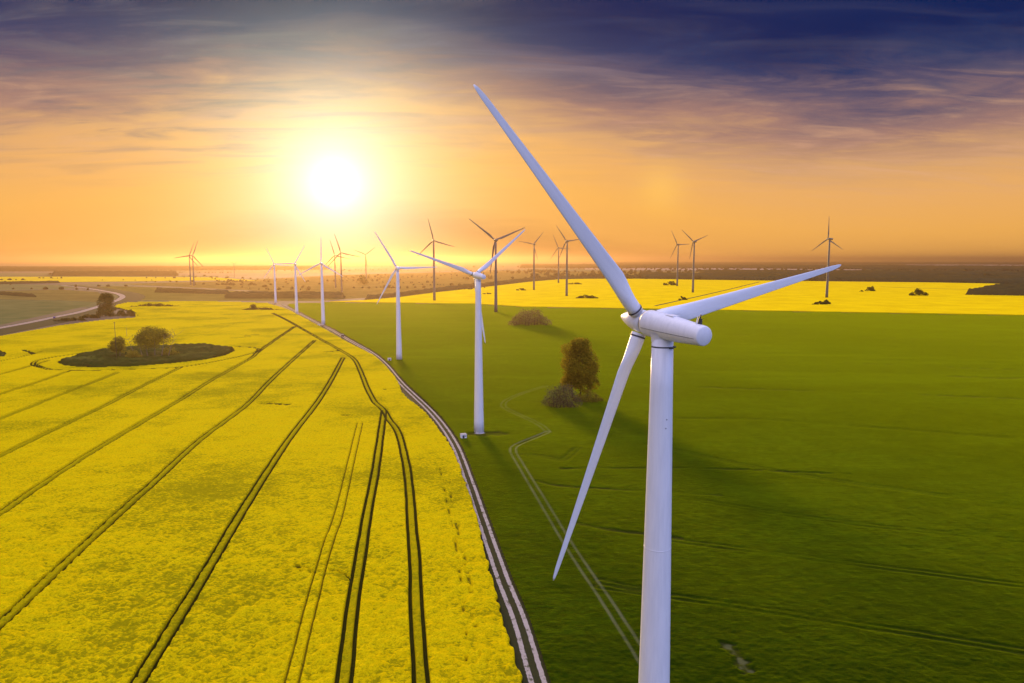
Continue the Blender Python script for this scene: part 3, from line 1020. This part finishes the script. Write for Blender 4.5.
# road corner
tree(g(106.5, 314.5), hpx(314, 22), hpx(314, 10.5), 'dense dark roadside tree at the bend of the road', LEAF_DARK, n=4200, size=1.2, trunks=2, crown_lo=0.15)
HEDGE = 'hedges and bushes in the rapeseed fields'
for (px_, py_, wx_, h_, lb, mm) in [
    (121.5, 316.3, 4.0, 7.5, 'small pointed bush just right of the roadside tree', LEAF_DARK),
    (129.5, 316.3, 5.0, 8.0, 'round dark bush farthest right in the roadside corner', LEAF_DARK),
    (90, 318, 12, 4.5, 'low dark roadside hedge left of the roadside tree', LEAF_DARK),
    (106, 316.5, 11, 9.0, 'dense scrub at the foot of the roadside tree', LEAF_DARK),
    (72, 320.5, 18, 3.0, 'long thin roadside hedge just right of the blue van', LEAF_DARK),
    (156, 307, 26, 4.0, 'long low dark hedge at the far end of the big yellow field, left', LEAF_DARK),
    (261, 310.5, 21, 3.6, 'low scrub strip at the far tip of the big yellow field', LEAF_DARK),
    (253, 310.3, 5, 7.0, 'small bushy clump rising from the far tip scrub strip', LEAF_DARK),
    (521, 290.8, 5, 3.6, 'small dark bush just left of a turbine foot in the second yellow field', LEAF_DARK),
    (587, 298.8, 12.5, 4.2, 'low spreading bush right of a turbine foot, above the brown thicket', LEAF_DARK),
    (575, 284.5, 7, 2.6, 'low hedge strip at the back of the second yellow field behind a turbine', LEAF_DARK),
    (487, 294.5, 4.5, 2.2, 'tiny hedge strip beside the reddish turbine tower', LEAF_DARK),
    (670, 285.6, 7, 6, 'dark bush beside the foot of the left one of the paired turbines', LEAF_DARK),
    (683, 300.5, 5, 5, 'round dark bush just above the main nacelle', LEAF_DARK),
    (726, 303.2, 8, 3.0, 'low dark hedge just above the right blade', LEAF_DARK),
    (820, 305, 9, 4.2, 'low dark hedge in front of the lone right turbine', LEAF_DARK),
    (826, 304.6, 4, 5.5, 'taller end of the hedge in front of the lone right turbine', LEAF_DARK),
    (870, 291.5, 5.5, 6.2, 'round tree clump right of the lone right turbine', LEAF_DARK),
    (861.5, 292, 1.6, 2.2, 'tiny bush left of the round clump right of the lone turbine', LEAF_DARK),
    (918, 296, 9.5, 8.0, 'dark dome-shaped copse on the right side of the second yellow field', LEAF_DARK),
    (362.5, 284.5, 4.2, 12, 'faint hazy tree beside a distant turbine under the sun', LEAF_DARK),
]:
    k = hpx(py_, 1)
    shrub(g(px_, py_), wx_ * k, max(3.0, wx_ * k * 0.35), h_ * k, lb, mm, group=HEDGE, n=900 if wx_ > 8 else 500, size=0.85 * k + 0.2, nb=9 if wx_ > 8 else 5, stems=False)

# ------------------------------------------------------------------ far woods, each reading as one mass
m, t, out = mat('far_wood')
o = t.node('ShaderNodeTexCoord').outputs['Object']
cc = t.mix(t.noise(o, 0.03, 6, 0.65), (0.035, 0.030, 0.012), (0.085, 0.068, 0.022))
cc = t.mix(t.m('MULTIPLY', t.ss(t.noise(o, 0.004, 4), 0.45, 0.65), 0.5), cc, (0.045, 0.055, 0.03))
principled(t, out, cc, 1.0, 0.0)
WOODM = m


def wood(px, top, label, lam=14.0):
    return scrub_patch(px, top, label, lam, 'distant_wood', WOODM, kind='stuff', cat='wood', rim=lam * 0.6)


wood([(964, 295.3), (982, 290.5), (1000, 288), (1024, 287.5), (1120, 287), (1120, 297), (1024, 296.2)], 16, 'dark green wood at the right edge of the second yellow field', 12)
wood([(640, 278.6), (700, 279.6), (820, 281), (940, 282.3), (1024, 284), (1300, 290), (1300, 284), (1024, 279), (900, 277.4), (760, 275.6), (640, 275)], 17, 'long dark wood behind the second yellow field at right', 16)
wood([(700, 274.5), (860, 275.8), (1024, 277), (1300, 280), (1300, 275), (1024, 273.4), (860, 272.2), (700, 271.6)], 18, 'second dark band of wood beyond the long wood at right', 30)
wood([(520, 268), (700, 268), (1024, 271), (1300, 272), (1300, 268), (1024, 267), (700, 265.2), (520, 265)], 20, 'purple-brown wood stretching below the horizon at right', 45)
wood([(600, 264.2), (1100, 264.8), (1300, 264.8), (1300, 262.4), (600, 262.2)], 20, 'last thin wood along the right horizon', 80)
wood([(52, 276), (178, 276), (178, 273.6), (52, 273.6)], 20, 'long dark wood above the far yellow strip at left', 20)
wood([(-200, 271.2), (60, 271.2), (330, 269.5), (330, 267), (60, 268), (-200, 268)], 20, 'faint wood along the left horizon', 40)
wood([(225, 298.6), (345, 298.6), (345, 296), (290, 295), (225, 295.4)], 11, 'dim wood behind the three small turbines at the field tip', 10)
wood([(365, 300.0), (400, 296.8), (434, 292.3), (480, 287.2), (530, 281.4), (560, 278.9), (640, 278.4), (640, 276.8), (560, 277.3), (530, 279.6), (480, 285.4), (434, 290.8), (400, 295.6), (365, 299)], 11, 'brown tree belt along the back of the second yellow field', 11)
wood([(155, 292.5), (230, 294.5), (230, 292.6), (155, 290.6)], 9, 'low brown hedge bank behind the big yellow field', 10)
wood([(-200, 284.6), (0, 284.2), (60, 283), (60, 282.2), (0, 283), (-200, 283.2)], 7, 'thin dark tree row under the far yellow strip at left', 9)
wood([(-40, 295.5), (0, 295), (36, 297.4), (36, 296), (0, 293), (-40, 293)], 7, 'dark hedge at the left edge among the meadows', 9)


# ------------------------------------------------------------------ wind turbines
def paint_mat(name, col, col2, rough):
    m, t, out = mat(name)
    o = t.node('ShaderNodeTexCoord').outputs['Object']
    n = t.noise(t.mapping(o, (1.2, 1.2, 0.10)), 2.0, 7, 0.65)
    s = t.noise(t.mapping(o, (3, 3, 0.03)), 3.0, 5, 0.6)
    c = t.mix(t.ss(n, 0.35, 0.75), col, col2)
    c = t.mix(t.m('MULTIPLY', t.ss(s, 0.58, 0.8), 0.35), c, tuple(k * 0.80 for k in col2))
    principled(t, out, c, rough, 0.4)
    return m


WHITE = paint_mat('white_turbine_paint', (0.76, 0.765, 0.77), (0.68, 0.69, 0.70), 0.38)
SILHOUETTE = paint_mat('silhouette_turbine_paint', (0.11, 0.105, 0.10), (0.09, 0.088, 0.085), 0.5)  # backlit silhouette darkness painted into the large turbines' colour
DARKM = plain('dark_steel', (0.045, 0.045, 0.055), 0.5, 0.4)
CONC = plain('concrete', (0.42, 0.40, 0.37), 0.9, 0.1, 0.15, 0.8)
REDM = plain('beacon_red', (0.35, 0.03, 0.02), 0.4, 0.5)

YAW = rad(24.5)
TILT = rad(3.6)


def blade_mesh(R, root_r, chord, pitch, pm):
    """one blade, span along +Z, airfoil sections with twist and prebend"""
    rings = []
    st = [0.045, 0.075, 0.10, 0.13, 0.165, 0.20, 0.25, 0.32, 0.42, 0.54, 0.66, 0.78, 0.88, 0.95, 0.985, 0.998]
    for s in st:
        k = sst(np.array(s), 0.08, 0.21).item()
        taper = chord * (1 - 0.74 * ((s - 0.2) / 0.8) ** 0.92) if s > 0.2 else chord
        if s > 0.95:
            taper *= math.sqrt(max(0.02, 1 - ((s - 0.95) / 0.05) ** 2))
        c = root_r * 2 * (1 - k) + taper * k
        tc = (1 - k) * 1.0 + k * (0.30 - 0.17 * min(1, max(0, (s - 0.2) / 0.6)))
        be = pitch + rad(9) * (1 - min(1, max(0, (s - 0.15) / 0.7))) ** 1.5
        ring = []
        n = 20
        for j in range(n):
            a = j * 2 * math.pi / n
            xx = math.cos(a)
            yy = math.sin(a)
            # airfoil: blunt leading edge (+), thin trailing edge (-)
            thick = yy * (1 - k * 0.55 * (0.5 - 0.5 * xx)) * tc * 0.5 * c
            camb = k * 0.02 * c * (1 - xx * xx)
            cx_ = -(xx * 0.5 - k * 0.18) * c
            # chord direction X cosb - Y sinb ; normal X sinb + Y cosb
            q_ = thick + camb
            ring.append((cx_ * math.cos(be) + q_ * math.sin(be), -cx_ * math.sin(be) + q_ * math.cos(be) + 0.012 * R * s * s, s * R))
        rings.append(ring)
    b = MB()
    b.rings(rings)
    return b


def lathe_y(b, prof, n=32):
    """profile of (y, radius) turned about the Y axis"""
    b.rings([[(r * math.cos(k * 2 * math.pi / n), y, r * math.sin(k * 2 * math.pi / n)) for k in range(n)] for y, r in prof])


def make_turbine(hub, R, kind, label, pitch=rad(5)):
    """thing origin at the tower foot; +Y points into the wind"""
    pm = WHITE if kind == 's' else SILHOUETTE
    root = thing('wind_turbine', (0, 0, 0), label, 'wind turbine', 'wind turbines of the wind farm')
    over = 3.7 if kind == 's' else 4.4
    q = R / 31.0
    r_top, r_bot = (1.14, 2.25) if kind == 's' else (1.5, 2.7)
    tb = MB()
    ht = hub - 1.55 * q
    prof = [(0, r_bot * 1.0)] + [(ht * s, r_bot + (r_top - r_bot) * s ** 0.93) for s in (0.08, 0.2, 0.33, 0.5, 0.66, 0.8, 0.92, 1.0)]
    n = 40
    tb.rings([[(r * math.cos(k * 2 * math.pi / n), r * math.sin(k * 2 * math.pi / n), z) for k in range(n)] for z, r in prof])
    tower = tb.build('tower', pm, root, True)
    for s in (0.33, 0.66):
        fb = MB()
        r = r_bot + (r_top - r_bot) * s ** 0.93 + 0.012
        fb.rings([[(rr * math.cos(k * 2 * math.pi / n), rr * math.sin(k * 2 * math.pi / n), ht * s + dz) for k in range(n)] for rr, dz in ((r - .02, -.06), (r, -.05), (r, .05), (r - .02, .06))], False)
        fb.build('weld_seam', pm, tower, True)
    if kind == 's':
        for aa, hh_ in ((-1.75, 0.86), (-1.68, 0.874)):
            rr_ = r_bot + (r_top - r_bot) * hh_ ** 0.93
            fb = MB()
            fb.box((rr_ * math.cos(aa), rr_ * math.sin(aa), ht * hh_), (0.10, 0.10, 0.12), 0.02)
            fb.build('marker_lamp', DARKM, tower)
    fb = MB()
    fb.rings([[(rr * math.cos(k * 2 * math.pi / n), rr * math.sin(k * 2 * math.pi / n), z) for k in range(n)] for rr, z in ((r_bot + .9, -.3), (r_bot + .9, .25), (r_bot + .5, .35), (r_bot - .3, .36))])
    fb.build('foundation', CONC, root)
    db = MB()
    db.box((0, r_bot + 0.0, 1.75), (1.0, 0.5, 2.3), 0.05)
    door = db.build('door', DARKM, root)
    ab = MB()
    for k in range(5):
        ab.box((0, r_bot + 0.55 + 0.28 * k, 0.52 - 0.09 * k), (1.3, 0.30, 0.07))
    ab.build('steps', DARKM, door)
    # yaw bearing collar with dark gap under the nacelle
    yb = MB()
    yb.rings([[(rr * math.cos(k * 2 * math.pi / n), rr * math.sin(k * 2 * math.pi / n), z) for k in range(n)] for rr, z in ((r_top + .004, ht - 0.95 * q), (r_top + .03, ht - 0.93 * q), (r_top + .03, ht - 0.80 * q), (r_top + .004, ht - 0.78 * q))], False)
    yb.box((0.25, -r_top - .05, ht - 0.90 * q), (0.55, 0.22, 0.20))
    yb.box((0.85, -r_top * .72, ht - 0.86 * q), (0.4, 0.3, 0.16))
    yb.build('yaw_ring', DARKM, tower, True)
    nb = MB()
    tilt = Matrix.Rotation(TILT, 4, 'X')
    # nacelle: local frame centred on the rotor centre
    y0 = over
    if kind == 's':
        prof = [(-1.15, 1.30), (-1.20, 1.42), (-1.5, 1.46), (-2.6, 1.46), (-4.5, 1.40), (-6.6, 1.28), (-8.6, 1.14), (-10.25, 1.03), (-10.42, 0.98), (-10.48, 0.90)]
    else:
        prof = [(-1.2, 1.7), (-1.3, 1.9), (-3.5, 2.1), (-9.5, 2.0), (-12.0, 1.6), (-12.3, 1.3)]
    lathe_y(nb, prof, 40)
    # saddle joining the nacelle to the tower
    nac = nb.build('nacelle', pm, root, True)
    nac.location = (0, over, hub)
    nac.rotation_euler = (TILT, 0, 0)
    sb_ = MB()
    n2_ = 28
    sb_.rings([[(rr * math.cos(k * 2 * math.pi / n2_), -over + rr * math.sin(k * 2 * math.pi / n2_), z) for k in range(n2_)] for rr, z in ((r_top * 1.0, -1.70 * q), (r_top * 1.02, -1.4 * q), (r_top * 1.10, -1.05 * q), (r_top * 1.22, -0.75 * q))], False)
    sb_.build('saddle', pm, nac, True)
    cb_ = MB()
    lathe_y(cb_, [(-1.02, 1.22), (-1.02, 1.36), (-1.22, 1.36), (-1.22, 1.22)] if kind == 's' else [(-1.1, 1.5), (-1.1, 1.72), (-1.3, 1.72), (-1.3, 1.5)], 40)
    cb_.build('front_gap', DARKM, nac)
    if kind == 's':
        # long seam along the flank and the mast with the wind sensor
        for sd in (-1, 1):
            sm = MB()
            sm.tube([(sd * 1.475 * math.cos(0.28), -1.6, -1.475 * math.sin(0.28)), (sd * 1.47 * math.cos(.28), -2.6, -1.47 * math.sin(.28)), (sd * 1.41 * math.cos(.28), -4.5, -1.41 * math.sin(.28)), (sd * 1.285 * math.cos(.28), -6.6, -1.285 * math.sin(.28)), (sd * 1.145 * math.cos(.28), -8.6, -1.145 * math.sin(.28)), (sd * 1.04 * math.cos(.28), -10.1, -1.04 * math.sin(.28))], [0.022] * 6, 6)
            sm.build('seam', DARKM, nac, True)
        ws = MB()
        ws.tube([(0.10, -9.35, 1.0), (0.10, -9.45, 1.55), (0.10, -9.6, 2.05)], [0.13, 0.12, 0.05], 8)
        ws.box((0.10, -9.62, 1.35), (0.10, 0.42, 0.55), 0.02)
        ws.build('wind_sensor', DARKM, nac)
        ws = MB()
        ws.tube([(-0.18, -9.35, 1.0), (-0.18, -9.5, 1.9)], [0.09, 0.03], 8)
        ws.build('lightning_rod', pm, nac)
        hb = MB()
        hb.box((0, -5.2, 1.36), (0.9, 1.3, 0.10), 0.03)
        hb.build('hatch', pm, nac)
    # rotor
    rb = MB()
    rr = 1.22 if kind == 's' else 1.6
    prof = [(-0.98, rr), (0.4, rr * 1.04), (1.1, rr * 1.0), (1.9, rr * 0.86), (2.8, rr * 0.64), (3.6, rr * 0.40), (4.1, rr * 0.20), (4.25, rr * 0.04)]
    lathe_y(rb, prof, 36)
    hubo = rb.build('rotor_hub', pm, root, True)
    hubo.location = (0, over, hub)
    bm0 = None
    for k in range(3):
        a = k * 2 * math.pi / 3
        if bm0 is None:
            b = blade_mesh(R, 0.80 if kind == 's' else 1.05, 1.95 if kind == 's' else 3.0, pitch, pm)
            bo = b.build('blade', pm, hubo, True)
            bm0 = bo.data
        else:
            bo = link('blade', bm0, None, hubo)
        bo.rotation_euler = (0, a, 0)
        if kind == 's':
            if k == 0:
                c_ = MB()
                nn_ = 24
                c_.rings([[(r_ * math.cos(i * 2 * math.pi / nn_), r_ * math.sin(i * 2 * math.pi / nn_), z) for i in range(nn_)] for r_, z in ((0.80, 1.70), (0.86, 1.72), (0.86, 1.86), (0.80, 1.88))], False)
                co = c_.build('root_collar', DARKM, hubo, True)
                cm = co.data
            else:
                co = link('root_collar', cm, None, hubo)
            co.rotation_euler = (0, a, 0)
    return root


def set_phi(root, phi, sc=1.0):
    for ch in root.children:
        if ch.name.startswith('rotor_hub'):
            ch.rotation_mode = 'QUATERNION'
            ch.rotation_quaternion = Matrix.Rotation(TILT, 4, 'X').to_quaternion() @ Matrix.Rotation(phi, 4, 'Y').to_quaternion()
            ch.scale = (sc, sc, sc)


def copy_tree(o, parent=None):
    c = o.copy()
    COL.objects.link(c)
    c.parent = parent
    for ch in list(o.children):
        copy_tree(ch, c)
    return c


HUB_S, R_S = 70.2, 31.25
HUB_L, R_L = 117.0, 46.0
main = make_turbine(HUB_S, R_S, 's', 'huge white wind turbine in the foreground, seen from behind its nacelle')
hubp = ray(642.9, 321.3)
hubp = hubp * (78.27 / hubp.y) + Vector((0, 0, HC))
ax = Vector((-math.sin(YAW), math.cos(YAW), 0))
main.location = hubp - ax * 3.7 - Vector((0, 0, hubp.z))
main.rotation_euler = (0, 0, YAW)
main.scale = (hubp.z / HUB_S,) * 3
set_phi(main, rad(-41.5))
big = make_turbine(HUB_L, R_L, 'l', 'tall silhouetted turbine standing alone at right behind the blade tip', rad(2))

SMALL = [  # foot x, y in the photograph, hub height, rotor radius, heading, blade angle, label
    (479, 433, 70.4, 31.5, 24, 49.5, 'second nearest white turbine, its foot beside a white cabin on the green field'),
    (399.2, 360, 71.0, 32.0, 18, 89, 'white turbine next to the track with one blade pointing level right, beyond the second nearest'),
    (323.3, 324.5, 73.2, 31.3, 26, 1.5, 'white turbine with one blade straight up, beside the track under the sun'),
    (296.8, 314, 71.8, 30.5, 30, 30, 'white turbine at the far end of the track, one blade pointing up right'),
    (275.7, 303, 69.7, 31.0, 20, 96, 'small white turbine just beyond the tip of the big yellow field'),
]
LARGE = [
    (826.6, 298, 119.5, 45.7, 19, 117, 'tall silhouetted turbine alone at right, one blade straight up behind the main blade tip'),
    (692.8, 292.9, 119.9, 42.5, 19, 69, 'tall silhouetted turbine, the nearer of the pair right of the main upper blade'),
    (677.1, 286.3, 122.4, 47, 26, 88.5, 'tall silhouetted turbine, the farther and left one of the pair by the dark bush'),
    (566.6, 296.5, 116.7, 41, 23, 82.5, 'tall silhouetted turbine with its foot beside a low spreading bush in the second yellow field'),
    (558.4, 283.2, 117.6, 48, 22, 94.5, 'slender far turbine just behind and left of the one by the low spreading bush'),
    (533.9, 290.3, 116.8, 42, 21, 40.5, 'tall silhouetted turbine with a small dark bush at its left foot'),
    (495.9, 312.4, 106.0, 50, 16, 67.5, 'tall silhouetted turbine at the green field edge directly behind the second nearest turbine'),
    (434.4, 301, 113.3, 42, 10, 106, 'tall silhouetted turbine behind the left blade of the second nearest turbine'),
    (341.8, 292, 94.7, 47, 14, 103, 'hazy turbine below the sun, the taller of the two overlapping behind the track'),
    (335.6, 288, 89.9, 44.5, 14, 104, 'hazy turbine below the sun, the lower left of the two overlapping ones'),
    (366.2, 280, 97.7, 48, 19, 52.5, 'hazy far turbine beside a faint tree right of the sun, with two raised blades'),
    (234.5, 277, 60.7, 26, 25, 60, 'tiniest turbine, far off at the left, alone in the haze'),
    (194.1, 286, 90.8, 47.9, 20, 21, 'far turbine at the left, the right one of two overlapping'),
    (190.8, 285, 89.3, 45.1, 40, 21, 'far turbine at the left, mostly hidden behind its overlapping neighbour'),
]
for i, (x, y, hh, R_, yw, ph, lb) in enumerate(SMALL):
    o = copy_tree(main)
    o['label'] = lb
    k = hh / HUB_S
    o.scale = (k, k, k)
    o.location = (*g(x, y), 0)
    o.rotation_euler = (0, 0, rad(yw))
    set_phi(o, rad(ph), R_ / (R_S * k))
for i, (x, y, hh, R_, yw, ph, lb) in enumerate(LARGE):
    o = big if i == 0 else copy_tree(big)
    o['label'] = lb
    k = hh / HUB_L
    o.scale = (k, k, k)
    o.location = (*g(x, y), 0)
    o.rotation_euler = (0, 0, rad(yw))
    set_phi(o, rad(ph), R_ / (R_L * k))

# ------------------------------------------------------------------ transformer cabins
CABW = plain('cabin_white', (0.76, 0.75, 0.72), 0.6, 0.3, 0.08, 1.0)
for (x, y, lb, wdt) in [(463.5, 439, 'white transformer cabin left of the second nearest turbine foot', 2.3), (389.5, 361, 'white transformer cabin left of the third turbine foot', 2.3), (318.8, 326.2, 'white transformer cabin beside the turbine with an upright blade', 2.4), (342.5, 336.5, 'dark little cabin at the track between two turbines', 2.4)]:
    dk = 'dark' in lb
    r_ = thing('transformer_cabin', (*g(x, y), 0), lb, 'cabin', 'transformer cabins', rad(20))
    b = MB()
    b.box((0, 0, 1.1), (wdt, wdt, 2.1), 0.05)
    wl = b.build('wall', DARKM if dk else CABW, r_)
    b = MB()
    b.box((0, 0, 2.22), (wdt + .25, wdt + .25, 0.16), 0.05)
    b.build('roof', CONC, r_)
    b = MB()
    b.box((-0.3, -wdt / 2 - .015, 1.0), (0.9, 0.05, 1.7), 0.01)
    b.build('door', DARKM, r_)
    b = MB()
    for k in range(5):
        b.box((0.62, -wdt / 2 - .015, 1.3 + 0.1 * k), (0.6, 0.05, 0.06))
    b.build('vent', DARKM, r_)

# ------------------------------------------------------------------ blue van on the road
vx, vy = g(54.8, 318.5)
vx2, vy2 = g(77, 312.8)
van = thing('van', (vx, vy, 0.2), 'small dark blue van driving on the road at the far left', 'van', None, math.atan2(vy2 - vy, vx2 - vx))
VB = plain('van_blue', (0.02, 0.025, 0.22), 0.35, 0.5, 0.1, 1.0, 0.4)
GLS = plain('van_glass', (0.03, 0.035, 0.05), 0.15, 0.6, 0.1, 1.0)
TYR = plain('tyre_rubber', (0.02, 0.02, 0.02), 0.9, 0.1)
b = MB()
prof = [(-2.9, 0.45), (2.7, 0.45), (2.95, 0.75), (2.85, 1.25), (2.1, 1.45), (1.45, 2.45), (1.2, 2.6), (-2.8, 2.6), (-2.95, 2.4)]
b.rings([[(x, sy * (1.02 - 0.08 * (z > 1.6)), z) for x, z in prof] for sy in (-1, 1)])
b.build('body', VB, van)
b = MB()
b.add([(2.06, -.8, 1.53), (2.06, .8, 1.53), (1.53, .78, 2.36), (1.53, -.78, 2.36)], [(0, 1, 2, 3)])
b.build('windscreen', GLS, van).location = (0.012, 0, 0.012)
for sy in (-1, 1):
    b = MB()
    b.box((0.9, sy * 0.97, 1.9), (0.9, 0.06, 0.6), 0.01)
    b.build('window', GLS, van)
    for xx in (-1.8, 1.75):
        b = MB()
        b.rings([[(xx + r_ * math.cos(k * math.pi / 8), sy * yy, 0.38 + r_ * math.sin(k * math.pi / 8)) for k in range(16)] for r_, yy in ((0.32, .80), (.38, .84), (.38, 1.03), (.32, 1.06))])
        b.build('wheel', TYR, van)

# ------------------------------------------------------------------ scattered tree groups of the far plain
def scatter_wood(name, label, n, box, hmin, hmax, lenm, seed):
    rg = np.random.default_rng(seed)
    v, q = [], []
    k = 0
    while k < n:
        px = rg.uniform(box[0], box[2])
        py = rg.uniform(box[1], box[3])
        x, y = g(px, py)
        if inside(np.array([x]), np.array([y]), gl(SECOND))[0] or inside(np.array([x]), np.array([y]), gl(FIELD_TOP))[0]:
            continue
        k += 1
        L = rg.uniform(*lenm) * (0.4 + y / 3000)
        nn = int(rg.integers(3, 9))
        for j in range(nn):
            cx_ = x + (j / nn - 0.5) * L
            cy_ = y + rg.normal() * L * 0.08 + (j / nn - 0.5) * L * 0.15 * math.sin(k)
            h = rg.uniform(hmin, hmax)
            r = h * rg.uniform(0.5, 1.1)
            b0 = len(v)
            for lv_, (rz_, zz_) in enumerate(((0.8, 0.0), (1.0, 0.45), (0.7, 0.8), (0.15, 1.0))):
                for m_ in range(6):
                    a_ = m_ * math.pi / 3 + lv_ * 0.4
                    rr_ = r * rz_ * rg.uniform(0.75, 1.2)
                    v.append((cx_ + rr_ * math.cos(a_), cy_ + rr_ * math.sin(a_), h * zz_ * rg.uniform(0.9, 1.1)))
            for lv_ in range(3):
                for m_ in range(6):
                    a_, b_ = b0 + lv_ * 6 + m_, b0 + lv_ * 6 + (m_ + 1) % 6
                    q.append((a_, b_, b_ + 6, a_ + 6))
            q.append((b0 + 18, b0 + 19, b0 + 20, b0 + 21))
            q.append((b0 + 18, b0 + 21, b0 + 22, b0 + 23))
    return tag(link(name, npmesh(name, v, q), WOODM), label, 'hedgerows', None, 'stuff')


scatter_wood('distant_hedgerows', 'scattered far tree groups and hedgerows on the plain at right', 200, (520, 264, 1080, 281), 7, 17, (60, 380), 3)
scatter_wood('distant_hedgerows', 'scattered far tree groups and hedgerows on the hazy plain at left', 75, (-40, 266.5, 520, 290), 3, 8, (50, 300), 4)
